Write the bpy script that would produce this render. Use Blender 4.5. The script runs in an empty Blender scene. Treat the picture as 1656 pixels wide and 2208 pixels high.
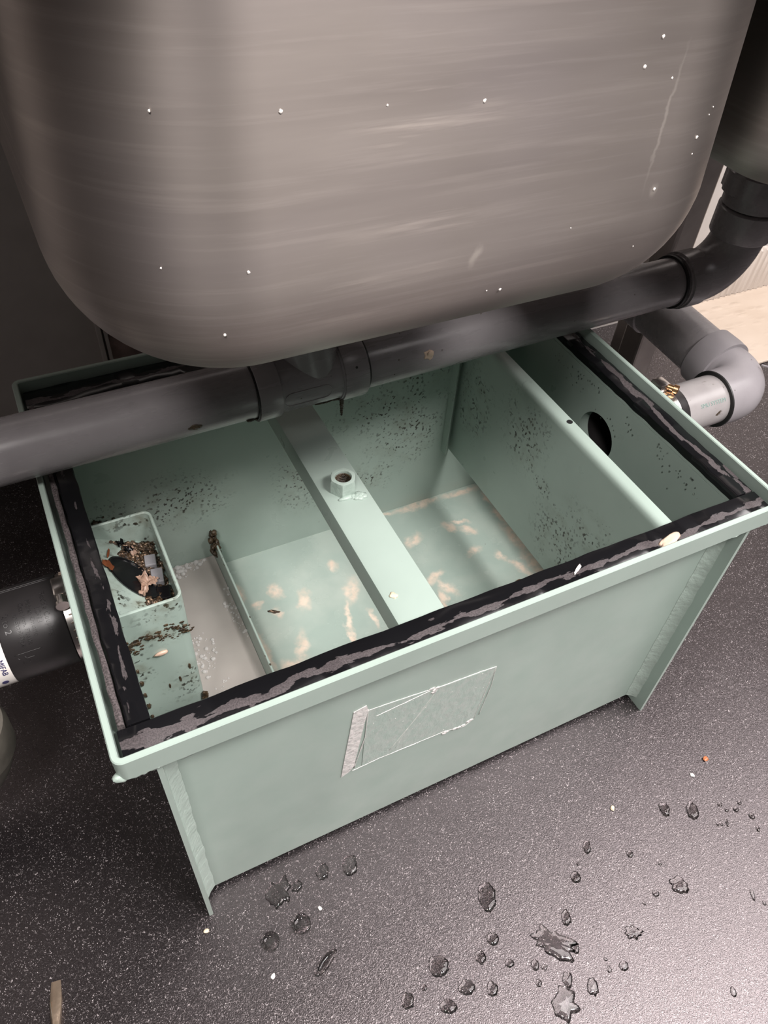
import bpy, bmesh, math, random
from mathutils import Vector, Matrix, noise
random.seed(7)
COL = bpy.context.scene.collection
PI = math.pi

# ------------------------------------------------------------------ materials
class NT:
    def __init__(s, name):
        s.m = bpy.data.materials.new(name); s.m.use_nodes = True
        s.t = s.m.node_tree; s.b = s.t.nodes['Principled BSDF']
        s.pos = s.n('ShaderNodeNewGeometry').outputs['Position']
    def n(s, typ, **kw):
        x = s.t.nodes.new(typ)
        for k, v in kw.items(): setattr(x, k, v)
        return x
    def l(s, a, b): s.t.links.new(a, b)
    def val(s, sock, v):
        if hasattr(v, 'is_output') or isinstance(v, bpy.types.NodeSocket): s.l(v, sock)
        else: sock.default_value = v
    def scl(s, vec, k, rot=(0, 0, 0), loc=(0, 0, 0)):
        x = s.n('ShaderNodeMapping'); s.l(vec, x.inputs['Vector'])
        x.inputs['Scale'].default_value = k; x.inputs['Rotation'].default_value = rot; x.inputs['Location'].default_value = loc
        return x.outputs[0]
    def noise(s, scale, detail=3, rough=.55, vec=None, dist=0):
        x = s.n('ShaderNodeTexNoise'); s.l(vec or s.pos, x.inputs['Vector'])
        x.inputs['Scale'].default_value = scale; x.inputs['Detail'].default_value = detail
        x.inputs['Roughness'].default_value = rough; x.inputs['Distortion'].default_value = dist
        return x.outputs[0], x.outputs[1]
    def vor(s, scale, vec=None, rnd=1):
        x = s.n('ShaderNodeTexVoronoi'); s.l(vec or s.pos, x.inputs['Vector']); x.inputs['Scale'].default_value = scale
        x.inputs['Randomness'].default_value = rnd
        return x.outputs['Distance']
    def rng(s, v, a, b, c=0., d=1., smooth=False):
        x = s.n('ShaderNodeMapRange'); x.clamp = True
        if smooth: x.interpolation_type = 'SMOOTHSTEP'
        s.l(v, x.inputs[0])
        for i, q in enumerate((a, b, c, d)): x.inputs[1 + i].default_value = q
        return x.outputs[0]
    def math(s, op, a, b=0.):
        x = s.n('ShaderNodeMath', operation=op); s.val(x.inputs[0], a); s.val(x.inputs[1], b); return x.outputs[0]
    def mix(s, f, a, b):
        x = s.n('ShaderNodeMix', data_type='RGBA'); s.val(x.inputs[0], f)
        for q, v in ((6, a), (7, b)):
            if isinstance(v, tuple): v = (*v[:3], 1)
            s.val(x.inputs[q], v)
        return x.outputs[2]
    def bump(s, h, st=.2, dist=.002):
        x = s.n('ShaderNodeBump'); s.l(h, x.inputs['Height']); x.inputs['Strength'].default_value = st
        x.inputs['Distance'].default_value = dist
        s.l(x.outputs[0], s.b.inputs['Normal']); return x
    def set(s, **kw):
        names = dict(col='Base Color', rough='Roughness', metal='Metallic', spec='Specular IOR Level', trans='Transmission Weight',
                     ior='IOR', coat='Coat Weight', crough='Coat Roughness', aniso='Anisotropic', alpha='Alpha', sss='Subsurface Weight')
        for k, v in kw.items():
            if isinstance(v, tuple): v = (*v[:3], 1)
            s.val(s.b.inputs[names[k]], v)
        return s
    def blobs(s, lst, wob=.012, wscale=60, lo=.55, hi=1.15, plane='xy'):
        # soft-edged stains of given places: (u, v, half-width, half-height, turn)
        nz = s.noise(wscale, 3)[1]
        a = s.n('ShaderNodeVectorMath', operation='SUBTRACT'); s.l(nz, a.inputs[0]); a.inputs[1].default_value = (.5, .5, .5)
        b = s.n('ShaderNodeVectorMath', operation='SCALE'); s.l(a.outputs[0], b.inputs[0]); b.inputs['Scale'].default_value = wob * 2
        c = s.n('ShaderNodeVectorMath', operation='ADD'); s.l(s.pos, c.inputs[0]); s.l(b.outputs[0], c.inputs[1])
        out = None
        for (u, v, ru, rv, rot) in lst:
            m = s.n('ShaderNodeMapping', vector_type='TEXTURE'); s.l(c.outputs[0], m.inputs['Vector'])
            if plane == 'xy': L, S, Rr = (u, v, 0), (ru, rv, 1e4), (0, 0, rot)
            elif plane == 'xz': L, S, Rr = (u, 0, v), (ru, 1e4, rv), (0, rot, 0)
            else: L, S, Rr = (0, u, v), (1e4, ru, rv), (rot, 0, 0)
            m.inputs['Location'].default_value = L; m.inputs['Scale'].default_value = S; m.inputs['Rotation'].default_value = Rr
            d = s.n('ShaderNodeVectorMath', operation='LENGTH'); s.l(m.outputs[0], d.inputs[0])
            k = s.rng(d.outputs['Value'], lo, hi, 1, 0, True)
            out = k if out is None else s.math('MAXIMUM', out, k)
        return out

def plain(name, col, rough=.5, metal=0., bump=0, bs=200, var=.12, **kw):
    t = NT(name); nz = t.noise(25, 4)[0]
    f = t.rng(nz, .3, .7)
    t.set(col=t.mix(f, tuple(c * (1 - var) for c in col), tuple(min(1, c * (1 + var)) for c in col)), rough=rough, metal=metal, **kw)
    if bump: t.bump(t.noise(bs, 3)[0], bump, .001)
    return t.m

GREEN = (.335, .412, .368)
def green(name, dirt=None, dens=.0, rough=.33, haze=.35, grease=None, film=None, plane='xz', specks=True):
    t = NT(name)
    f = t.rng(t.noise(9, 4)[0], .3, .7)
    col = t.mix(f, tuple(c * .93 for c in GREEN), tuple(c * 1.05 for c in GREEN))
    ro = rough
    if grease:
        film_m = t.rng(t.noise(11, 5)[0], .42, .70, 0, .55)
        col = t.mix(film_m, col, (.52, .56, .5))
        g = t.blobs(grease, .011, 60, .25, 1.45)
        g = t.math('MULTIPLY', g, t.rng(t.noise(110, 4)[0], .28, .55, .25, 1))
        col = t.mix(g, col, t.mix(t.noise(90, 3)[0], (.60, .47, .37), (.74, .66, .56)))
    if dirt:
        m = t.blobs(dirt, .02, 25, .3, 1.25, plane)
        sp = t.math('MAXIMUM', t.rng(t.vor(150, t.scl(t.pos, (1, 1, .75))), .13, .28, 1, 0), t.rng(t.noise(210, 2, .5)[0], .58, .63))
        gate = t.rng(t.noise(40, 3)[0], .38, .54)
        k = t.math('MULTIPLY', t.math('MULTIPLY', sp, m), gate)
        col = t.mix(k, col, (.022, .020, .015))
        hz = t.math('MULTIPLY', m, t.rng(t.noise(60, 5)[0], .45, .75, 0, haze))
        col = t.mix(hz, col, (.13, .115, .07))
    if specks:
        k = t.math('MULTIPLY', t.rng(t.vor(70), .035, .055, 1, 0), t.rng(t.noise(12)[0], .54, .6))
        col = t.mix(k, col, (.10, .10, .07))
    t.set(col=col, rough=t.rng(t.noise(30, 3)[0], .3, .7, ro - .06, ro + .08))
    t.bump(t.noise(120, 2)[0], .05, .001)
    return t.m

M = {}
M['green'] = green('green_enamel')
M['green_back'] = green('green_enamel_back', [(.40, .24, .09, .045, 0), (.43, .19, .06, .06, 0), (.38, .13, .05, .03, 0), (.29, .16, .05, .06, 0),
                        (.12, .18, .08, .05, 0), (.05, .16, .03, .06, 0), (.14, .30, .09, .03, 0), (.45, .29, .04, .05, 0)], plane='xz')
M['green_baffle'] = green('green_enamel_baffle', [(.25, .28, .05, .05, 0), (.15, .19, .06, .05, .5), (.11, .25, .05, .03, 0), (.35, .25, .04, .06, 0), (.19, .24, .07, .012, .3)], plane='yz')
M['green_floor'] = green('green_enamel_tray', grease=[
    (.188, .313, .009, .005, .5), (.217, .324, .007, .013, 0), (.245, .298, .008, .016, -.4), (.301, .334, .008, .010, 0),
    (.305, .285, .009, .022, -.5), (.285, .250, .004, .026, -.25), (.277, .215, .003, .025, 0), (.315, .237, .004, .016, 0),
    (.216, .232, .008, .020, -.4), (.195, .214, .014, .009, 0), (.208, .292, .006, .010, 0), (.174, .247, .006, .034, 0),
    (.173, .34, .006, .016, 0), (.172, .20, .008, .02, 0), (.420, .332, .016, .008, .4), (.417, .262, .015, .007, .3), (.424, .240, .007, .018, .5), (.410, .225, .005, .02, -.2),
    (.480, .334, .007, .011, .6), (.502, .316, .013, .006, -.7), (.489, .282, .012, .007, .3), (.497, .336, .014, .004, -.3),
    (.518, .258, .006, .010, .5), (.556, .28, .011, .035, 0), (.553, .225, .010, .030, 0), (.560, .324, .009, .022, 0),
    (.561, .364, .007, .02, 0), (.53, .387, .030, .006, 0), (.455, .389, .04, .007, 0), (.40, .391, .02, .004, 0), (.532, .23, .006, .02, .4)], rough=.22)
M['green_front'] = green('green_enamel_front', rough=.40, specks=False)
t = NT('painted_weld'); t.set(col=(.38, .465, .415), rough=.38); t.bump(t.noise(160, 3)[0], .5, .002); M['pale_weld'] = t.m

def grainy(name, a, b):
    t = NT(name); t.set(col=t.mix(t.rng(t.noise(700, 3)[0], .35, .68), a, b), rough=.85); t.bump(t.noise(700, 2)[0], .5, .001); return t.m
def gasket_mat(axis, mid, bias=0.):
    # soaked rubber: wet black film with dry grey-brown islands running along the strip
    t = NT('gasket_rubber')
    sep = t.n('ShaderNodeSeparateXYZ'); t.l(t.pos, sep.inputs[0])
    stretch = (.35, 1, 1) if axis == 'x' else (1, .35, 1)
    n1 = t.noise(60, 3, .55, t.scl(t.pos, tuple(k * .5 for k in stretch)))[0]
    n2 = t.noise(130, 3, .6, t.scl(t.pos, stretch))[0]
    v = t.math('MULTIPLY', t.math('SUBTRACT', sep.outputs['Y' if axis == 'x' else 'X'], mid), 1 / .012)
    v = t.math('ABSOLUTE', t.math('ADD', v, t.math('MULTIPLY', t.math('SUBTRACT', n1, .5), 2.2)))
    e = t.math('SUBTRACT', v, t.math('MULTIPLY', t.math('SUBTRACT', n2, .44 + bias), 1.5))
    wet = t.rng(e, .10, .15)
    grain = t.rng(t.noise(900, 2)[0], .3, .7)
    dry = t.mix(grain, (.030, .025, .026), (.085, .070, .073))
    t.set(col=t.mix(wet, dry, (.006, .006, .007)), rough=t.rng(wet, 0, 1, .7, .2), spec=.5)
    t.bump(t.math('ADD', t.math('MULTIPLY', t.noise(600, 2)[0], t.rng(wet, 0, 1, .5, .03)), t.math('MULTIPLY', wet, .4)), .25, .001)
    return t.m
M['gasket'] = gasket_mat('x', .018); M['gasket_back'] = gasket_mat('x', .411); M['gasket_left'] = gasket_mat('y', .022, .16); M['gasket_right'] = gasket_mat('y', .584)
M['gasket_edge'] = grainy('gasket_foam_edge', (.030, .024, .024), (.115, .094, .096))

t = NT('brushed_steel')
def steel_streak(sc, ratio, rot, det=5): return t.noise(sc, det, .6, t.scl(t.pos, (1, 1, ratio), (0, rot, 0)))[0]
st1 = steel_streak(4, 9, .10); st2 = steel_streak(9, 26, -.06, 4); st3 = steel_streak(7, 18, -.38, 5)
cl = t.noise(5, 3)[0]
c1 = t.mix(t.rng(st1, .3, .7), (.29, .256, .238), (.355, .316, .292))
c1 = t.mix(t.rng(cl, .45, .68, 0, .6), c1, (.275, .245, .256))
c1 = t.mix(t.rng(st2, .52, .75, 0, .35), c1, (.47, .42, .39))
scr = t.math('MULTIPLY', t.rng(st3, .56, .76), t.rng(t.noise(6, 2)[0], .48, .62))
c1 = t.mix(t.math('MULTIPLY', scr, .75), c1, (.64, .57, .52))
drip = t.blobs([(.3455, .708, .0012, .032, .06), (.3505, .673, .0028, .0035, 0), (.243, .655, .003, .006, .3)], .004, 90, .2, 1.3, 'xz')
c1 = t.mix(t.math('MULTIPLY', drip, .32), c1, (.75, .68, .62))
tg = t.n('ShaderNodeTangent', direction_type='RADIAL', axis='Z'); t.l(tg.outputs[0], t.b.inputs['Tangent'])
t.set(col=c1, metal=1., rough=t.rng(cl, .3, .7, .48, .56), aniso=.7); t.b.inputs['Anisotropic Rotation'].default_value = .25
t.bump(t.math('ADD', st2, scr), .05, .0006); M['steel'] = t.m
M['steel_leg'] = plain('dull_steel', (.34, .31, .29), .4, .9)
M['steel_clean'] = plain('clamp_steel', (.75, .70, .66), .22, 1.)
M['slot'] = plain('stained_slots', (.10, .078, .062), .45, .7)
M['screw_brass'] = plain('clamp_screw_brass', (.72, .42, .22), .28, 1.)
def pvc(name, col, rough, scr=.5):
    t = NT(name); f = t.rng(t.noise(18, 4)[0], .3, .7)
    c = t.mix(f, tuple(x * .9 for x in col), tuple(x * 1.1 for x in col))
    k = t.math('MULTIPLY', t.rng(t.vor(55), .03, .06, 1, 0), t.rng(t.noise(9)[0], .5, .56))
    c = t.mix(k, c, (.03, .022, .015))
    t.set(col=c, rough=t.rng(t.noise(40, 4, .6, t.scl(t.pos, (.3, 2, 2)))[0], .3, .7, rough - .05, rough + .1))
    t.bump(t.noise(140, 2)[0], .03, .001); return t.m
M['pvc'] = pvc('grey_pvc', (.235, .218, .226), .25)
t = NT('grey_pvc_marked'); f = t.rng(t.noise(30, 4)[0], .3, .7)
c = t.mix(f, (.27, .25, .25), (.33, .31, .31))
k = t.rng(t.noise(60, 5, .65, dist=1)[0], .62, .68)
c = t.mix(t.math('MULTIPLY', k, t.rng(t.noise(14)[0], .42, .52)), c, (.05, .035, .022)); t.set(col=c, rough=.36); M['pvc_light'] = t.m
M['pvc_mid'] = pvc('grey_pvc_fitting', (.25, .232, .244), .38)
M['ring'] = plain('black_seal', (.008, .008, .008), .5)
M['rubber'] = plain('black_rubber', (.020, .018, .0185), .36, bump=.04)
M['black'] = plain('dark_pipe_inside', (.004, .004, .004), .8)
M['rusty'] = plain('stained_pipe', (.10, .09, .075), .6, bump=.5, bs=80, var=.5)
M['sludge'] = NT('sludge').m
t = NT('sludge'); f = t.rng(t.noise(160, 4)[0], .3, .7)
t.set(col=t.mix(f, (.014, .009, .005), (.085, .055, .028)), rough=t.rng(t.noise(90)[0], .3, .7, .15, .5)); t.bump(t.noise(300, 4)[0], .8, .002); M['sludge'] = t.m
t = NT('food_mush'); f = t.rng(t.noise(320, 5, .7)[0], .38, .66)
c = t.mix(f, (.014, .008, .005), (.13, .078, .043)); c = t.mix(t.rng(t.noise(320, 2)[0], .60, .66), c, (.55, .38, .27))
t.set(col=c, rough=t.rng(t.noise(120)[0], .3, .7, .12, .45)); t.bump(t.noise(260, 4)[0], 1., .003); M['mush'] = t.m
M['scrap_pale'] = plain('wet_paper', (.62, .43, .33), .35, bump=.6, bs=150, var=.25)
M['scrap_orange'] = plain('carrot_peel', (.42, .14, .06), .35, var=.3)
M['scrap_and_gap_black'] = plain('burnt_scrap', (.006, .006, .007), .22, var=.3)  # burnt scraps; the same black also paints the dark opening and gap
M['scrap_grey'] = plain('grey_plastic_scrap', (.25, .245, .26), .3, bump=.5, bs=180)
M['cream'] = plain('cream_crumb', (.66, .54, .38), .6)
M['tan'] = plain('tan_splat', (.58, .44, .34), .4, bump=.3)
M['white_speck'] = plain('white_speck', (.78, .74, .70), .5)
t = NT('waste_water'); f = t.rng(t.noise(12, 3)[0], .35, .7)
t.set(col=t.mix(f, (.34, .315, .29), (.42, .395, .365)), rough=.10, spec=.5); t.bump(t.noise(20, 2)[0], .02, .002); M['murk'] = t.m
t = NT('water_film'); t.set(col=(.72, .70, .70), rough=.02, trans=1., ior=1.33); M['water'] = t.m
t = NT('foam_film'); t.set(col=(.85, .84, .82), rough=.08, alpha=.38); M['foam'] = t.m
t = NT('label_film'); f = t.rng(t.noise(140, 4, .6)[0], .40, .70)
t.set(col=t.mix(f, (.32, .405, .36), (.385, .435, .40)), rough=.28); t.bump(t.noise(160, 4, .6, t.scl(t.pos, (1, 1, .5), (0, .5, 0)))[0], .5, .002); M['film'] = t.m
t = NT('label_glue'); f = t.rng(t.noise(220, 4, .6)[0], .35, .65)
t.set(col=t.mix(f, (.50, .50, .48), (.72, .68, .66)), rough=.3); t.bump(t.noise(200, 4)[0], .6, .002); M['glue'] = t.m
M['sticker'] = plain('white_sticker', (.78, .74, .70), .4)
M['ink'] = plain('blue_ink', (.03, .028, .10), .5)
M['print_green'] = plain('faded_green_print', (.20, .30, .27), .4)
M['metal_old'] = plain('worn_tool_steel', (.28, .215, .16), .40, .75, bump=.3, bs=150, var=.35)
M['metal_edge'] = plain('bright_tool_steel', (.85, .74, .62), .25, 1.)

t = NT('safety_floor')     # dark vinyl with light flecks
v1 = t.noise(520, 2, .5, t.scl(t.pos, (1, 1, 1)), 1.5)[0]
v2 = t.noise(1100, 2, .6, dist=1.)[0]
v3 = t.vor(330)
base = t.mix(t.rng(t.noise(3, 4)[0], .3, .7), (.0045, .0038, .0041), (.009, .0077, .0082))
c = t.mix(t.rng(v2, .50, .66, 0, .55), base, (.032, .028, .0295))
c = t.mix(t.rng(v1, .635, .70, 0, .9), c, (.34, .305, .31))
c = t.mix(t.math('MULTIPLY', t.rng(v3, .10, .16, 1, 0), t.rng(t.noise(60)[0], .5, .62)), c, (.5, .46, .46))
stain = t.rng(t.noise(7, 4, .6)[0], .55, .75, 0, .35)
t.set(col=c, rough=t.rng(t.noise(8, 4)[0], .3, .7, .19, .25), spec=1., coat=.0, crough=.28); t.b.inputs['Specular Tint'].default_value = (1, .88, .90, 1)
t.bump(t.math('ADD', v1, t.math('MULTIPLY', v2, .6)), .3, .0010); M['floor'] = t.m
M['wall'] = plain('wall_panel', (.50, .46, .43), .45, bump=.03, var=.05)
M['wall_dark'] = plain('dark_wall', (.06, .055, .053), .5)
M['wall_rough'] = plain('bare_plaster', (.20, .14, .125), .8, bump=1., bs=90, var=.5)
t = NT('fluted_sheet')
w = t.n('ShaderNodeTexWave', wave_type='BANDS', bands_direction='X'); t.l(t.pos, w.inputs['Vector']); w.inputs['Scale'].default_value = 22
w.inputs['Distortion'].default_value = .6
t.set(col=t.mix(t.noise(10, 4)[0], (.40, .34, .30), (.52, .46, .41)), rough=.38); t.bump(w.outputs['Color'], .35, .004); M['fluted'] = t.m
t = NT('tread_sheet')
w = t.n('ShaderNodeTexWave', wave_type='BANDS', bands_direction='Y'); t.l(t.pos, w.inputs['Vector']); w.inputs['Scale'].default_value = 9
v = t.vor(60, t.scl(t.pos, (.5, 1, 1), (0, 0, .3)))
t.set(col=t.mix(t.noise(9, 4)[0], (.40, .32, .25), (.52, .44, .37)), rough=.4)
t.bump(t.math('MULTIPLY', w.outputs['Color'], t.rng(v, .2, .5, 1, .2)), .4, .004); M['tread'] = t.m

# ------------------------------------------------------------------ mesh helpers
def link(o, parent=None):
    COL.objects.link(o)
    if parent is not None:
        o.parent = parent
        w = parent; off = Vector((0, 0, 0))
        while w is not None: off += w.location; w = w.parent
        o.location = -off
    return o
def mk(name, bm, mat, parent=None, smooth=None, base=None):
    # parts keep world-metre vertices; a top-level mesh gets its origin at 'base'
    bmesh.ops.recalc_face_normals(bm, faces=bm.faces)
    if base is not None: bmesh.ops.translate(bm, vec=-Vector(base), verts=bm.verts)
    me = bpy.data.meshes.new(name); bm.to_mesh(me); bm.free()
    mats = mat if isinstance(mat, (list, tuple)) else [mat]
    for m in mats: me.materials.append(m)
    if smooth is not None:
        me.polygons.foreach_set('use_smooth', [True] * len(me.polygons))
        if smooth < 170: me.set_sharp_from_angle(angle=math.radians(smooth))
    o = bpy.data.objects.new(name, me); link(o, parent)
    if base is not None: o.location = base
    return o
def tag(o, label, cat=None, group=None, kind=None):
    if label: o['label'] = label
    if cat: o['category'] = cat
    if group: o['group'] = group
    if kind: o['kind'] = kind
    return o
def thing(name, loc, label, cat, group=None):
    o = bpy.data.objects.new(name, None); o.empty_display_size = .05; COL.objects.link(o); o.location = loc
    return tag(o, label, cat, group)
def NB(): return bmesh.new()
def box(bm, lo, hi, bev=0., seg=2, rot=None, mi=0):
    r = bmesh.ops.create_cube(bm, size=1); vs = r['verts']
    c = [(a + b) / 2 for a, b in zip(lo, hi)]; s = [b - a for a, b in zip(lo, hi)]
    for v in vs:
        p = Vector((v.co.x * s[0], v.co.y * s[1], v.co.z * s[2]))
        v.co = (rot @ p if rot else p) + Vector(c)
    if mi:
        for f in {f for v in vs for f in v.link_faces}: f.material_index = mi
    if bev:
        es = list({e for v in vs for e in v.link_edges})
        bmesh.ops.bevel(bm, geom=es, offset=bev, segments=seg, profile=.5, affect='EDGES')
    return vs
def frame(d):
    d = Vector(d).normalized(); a = Vector((0, 0, 1)) if abs(d.z) < .9 else Vector((1, 0, 0))
    u = d.cross(a).normalized(); return d, u, d.cross(u).normalized()
def rings(bm, rs, closed_ends=(True, True), wrap=False):
    L = [[bm.verts.new(p) for p in r] for r in rs]; n = len(L[0]); out = []
    pairs = list(zip(L[:-1], L[1:])) + ([(L[-1], L[0])] if wrap else [])
    for a, b in pairs:
        for i in range(n): out.append(bm.faces.new((a[i], a[(i + 1) % n], b[(i + 1) % n], b[i])))
    if not wrap:
        if closed_ends[0]: bm.faces.new(L[0][::-1])
        if closed_ends[1]: bm.faces.new(L[-1])
    return L
def lathe(bm, origin, axis, prof, n=48, wrap=False, caps=(True, True)):
    # prof: (distance along axis, radius)
    d, u, v = frame(axis); o = Vector(origin)
    rs = [[o + d * h + (u * math.cos(2 * PI * i / n) + v * math.sin(2 * PI * i / n)) * r for i in range(n)] for h, r in prof]
    return rings(bm, rs, caps, wrap)
def tube(bm, pts, rad, n=40, caps=(True, True)):
    pts = [Vector(p) for p in pts]; rr = rad if isinstance(rad, (list, tuple)) else [rad] * len(pts)
    d0 = (pts[1] - pts[0]).normalized(); _, u, v = frame(d0); rs = []
    pd = d0
    for i, p in enumerate(pts):
        if i == 0: d = d0
        elif i == len(pts) - 1: d = (pts[-1] - pts[-2]).normalized()
        else: d = ((pts[i + 1] - p).normalized() + (p - pts[i - 1]).normalized()).normalized()
        q = pd.rotation_difference(d); u = q @ u; v = q @ v; pd = d
        rs.append([p + (u * math.cos(2 * PI * k / n) + v * math.sin(2 * PI * k / n)) * rr[i] for k in range(n)])
    return rings(bm, rs, caps)
def arc(p0, corner, p1, n=10):
    p0, c, p1 = map(Vector, (p0, corner, p1)); return arcpts(p0, c, p1, n)
def arcpts(p0, c, p1, n):
    # quarter bend between two perpendicular runs, tangent at both ends
    a = p0 - c; b = p1 - c; o = p0 + b
    return [o - b * math.cos(PI / 2 * i / n) - a * math.sin(PI / 2 * i / n) + 0 * a for i in range(n + 1)]
def lump(bm, c, r, sub=2, amp=.35, freq=1.2, squash=(1, 1, 1), rot=0., seed=0, mi=0):
    R = bmesh.ops.create_icosphere(bm, subdivisions=sub, radius=1); q = Matrix.Rotation(rot, 3, 'Z')
    for v in R['verts']:
        k = 1 + amp * noise.noise(v.co * freq + Vector((seed * 3.1, seed * 1.7, seed * .9)))
        p = Vector((v.co.x * squash[0], v.co.y * squash[1], v.co.z * squash[2])) * r * k
        v.co = q @ p + Vector(c)
    if mi:
        for f in {f for v in R['verts'] for f in v.link_faces}: f.material_index = mi
def poly_prism(bm, pts, h):
    a = [bm.verts.new(p) for p in pts]; b = [bm.verts.new(Vector(p) + Vector(h)) for p in pts]; n = len(a)
    bm.faces.new(a[::-1]); bm.faces.new(b)
    for i in range(n): bm.faces.new((a[i], a[(i + 1) % n], b[(i + 1) % n], b[i]))
def plate_hole(bm, x0, x1, ylo, yhi, zlo, zhi, cy, cz, r, n=48):
    # plate lying in the YZ plane with a round hole
    ang = [2 * PI * (i + .5) / n for i in range(n)]
    def outer(a):
        dy, dz = math.cos(a), math.sin(a); ts = []
        if dy > 1e-9: ts.append((yhi - cy) / dy)
        if dy < -1e-9: ts.append((ylo - cy) / dy)
        if dz > 1e-9: ts.append((zhi - cz) / dz)
        if dz < -1e-9: ts.append((zlo - cz) / dz)
        k = min(x for x in ts if x > 0); return (cy + dy * k, cz + dz * k)
    O = [outer(a) for a in ang]; 
    for corner in ((ylo, zlo), (ylo, zhi), (yhi, zlo), (yhi, zhi)):
        i = min(range(n), key=lambda q: (O[q][0] - corner[0]) ** 2 + (O[q][1] - corner[1]) ** 2); O[i] = corner
    I = [(cy + math.cos(a) * r, cz + math.sin(a) * r) for a in ang]
    rs = [[Vector((x0, *p)) for p in O], [Vector((x1, *p)) for p in O], [Vector((x1, *p)) for p in I], [Vector((x0, *p)) for p in I]]
    rings(bm, rs, wrap=True)
def text_mesh(bm, body, size, fn, depth=.0006, res=3, align='CENTER', mi=0):
    cu = bpy.data.curves.new('lettering', 'FONT'); cu.body = body; cu.size = size; cu.extrude = depth; cu.align_x = align; cu.resolution_u = res
    o = bpy.data.objects.new('lettering_tmp', cu); COL.objects.link(o)
    dg = bpy.context.evaluated_depsgraph_get(); me = bpy.data.meshes.new_from_object(o.evaluated_get(dg))
    vs = [bm.verts.new(fn(v.co)) for v in me.vertices]
    for p in me.polygons:
        try:
            f = bm.faces.new([vs[i] for i in p.vertices]); f.material_index = mi
        except ValueError: pass
    bpy.data.objects.remove(o); bpy.data.meshes.remove(me); bpy.data.curves.remove(cu)

# ------------------------------------------------------------------ setting
def setting(name, bm, mat):
    o = mk(name, bm, mat); o['kind'] = 'structure'; return o
b = NB(); box(b, (-1.3, -2.2, -.05), (2.6, .80, 0)); setting('floor', b, M['floor'])
b = NB(); box(b, (.114, .72, 0), (2.6, .80, 2.6)); setting('wall_back', b, M['wall'])
b = NB(); box(b, (-1.3, .718, 0), (.112, .80, 2.6), .002); setting('wall_left', b, M['wall'])
b = NB(); box(b, (-1.38, -2.2, 0), (-1.3, .80, 2.6)); setting('wall_side', b, M['wall_dark'])  # unseen wall, coloured dark so the bowl's left side reflects dark
b = NB(); box(b, (.110, .708, 0), (.116, .7195, 1.2), .001); box(b, (.119, .711, 0), (.124, .7195, 1.2), .001); setting('trim_1', b, M['wall'])
b = NB()
N = 26
rows = []
for j in range(N + 1):
    for i in range(N + 1):
        x = .124 + .16 * i / N; z = .05 + .30 * j / N
        rows.append(b.verts.new((x, .7195 - .004 * max(0, noise.noise(Vector((x * 60, z * 60, 3)))) , z)))
for j in range(N):
    for i in range(N):
        k = j * (N + 1) + i; b.faces.new((rows[k], rows[k + 1], rows[k + N + 2], rows[k + N + 1]))
setting('trim_2', b, M['wall_rough'])

b = NB(); box(b, (1.20, .50, .0005), (2.4, .7135, .005), .001)
tag(mk('ribbed_sheet', b, M['tread'], base=(1.7, .6, 0)), 'pale ribbed plastic sheet lying flat on the floor against the skirting, at the right edge', 'plastic sheet')
b = NB()
pts = []
n = 300
for i in range(n + 1):
    x = 1.20 + 1.20 * i / n; pts.append((x, .7115 + .0022 * math.sin(2 * PI * x / .0155)))
lo = [b.verts.new((x, y, .0056)) for x, y in pts]; hi = [b.verts.new((x, y, .098)) for x, y in pts]
lo2 = [b.verts.new((x, .7185, .0056)) for x, y in pts]; hi2 = [b.verts.new((x, .7185, .104)) for x, y in pts]
for i in range(n):
    b.faces.new((lo[i], lo[i + 1], hi[i + 1], hi[i])); b.faces.new((hi[i], hi[i + 1], hi2[i + 1], hi2[i])); b.faces.new((lo2[i + 1], lo2[i], hi2[i], hi2[i + 1])); b.faces.new((lo[i + 1], lo[i], lo2[i], lo2[i + 1]))
b.faces.new((lo[0], hi[0], hi2[0], lo2[0])); b.faces.new((hi[-1], lo[-1], lo2[-1], hi2[-1]))
tag(mk('fluted_skirting', b, M['fluted'], base=(1.7, .715, 0), smooth=50), 'pale fluted plastic skirting strip standing along the foot of the back wall, right', 'skirting strip')

# ------------------------------------------------------------------ grease trap
T = thing('grease_trap', (.3, .21, 0), 'open pale green steel grease trap without its lid, on the dark floor below the sink', 'grease trap')
H = .3665; ZL = .343; ZT = .347
# outer shell: front wall, back wall, bottom
b = NB(); box(b, (.0285, .027, .011), (.5725, .0305, ZL)); mk('front_wall', b, M['green_front'], T)
b = NB(); box(b, (.0285, .395, .011), (.5725, .3985, ZL)); mk('back_wall', b, M['green_back'], T)
b = NB(); box(b, (.0285, .0305, .043), (.5725, .395, .047)); mk('tray_floor', b, M['green_floor'], T)
for x0, x1, cy, cz, r in ((.0245, .0285, .199, .281, .030), (.5725, .5765, .216, .280, .0285)):
    b = NB(); plate_hole(b, x0, x1, .0055, .3985, 0, ZL, cy, cz, r); o = mk('end_plate', b, M['green'], T)
b = NB(); lathe(b, (.0248, .199, .281), (-1, 0, 0), [(0, .0298), (0, .0309), (.060, .0309), (.060, .0298)], 48, wrap=True); mk('inlet_nozzle', b, M['green'], T, 40)
b = NB(); lathe(b, (.5762, .2165, .280), (1, 0, 0), [(0, .0282), (0, .0284), (.009, .0284), (.009, .0282)], 48, wrap=True); mk('outlet_nozzle', b, M['green'], T, 40)
# weld beads between front wall and end plates
for x, s in ((.0285, 1), (.5725, -1)):
    b = NB(); rs = []
    for k in range(61):
        z = .012 + (ZL - .013) * k / 60; w = .009 + .0012 * noise.noise(Vector((x * 9, z * 60, 1)))
        rs.append([Vector((x, .0268, z)), Vector((x, .0268 - w, z)), Vector((x + s * w * .42, .0268 - w * .5, z)), Vector((x + s * w * 1.1, .0268, z))])
    rings(b, rs); mk('weld_bead', b, M['pale_weld'], T, 60)
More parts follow.
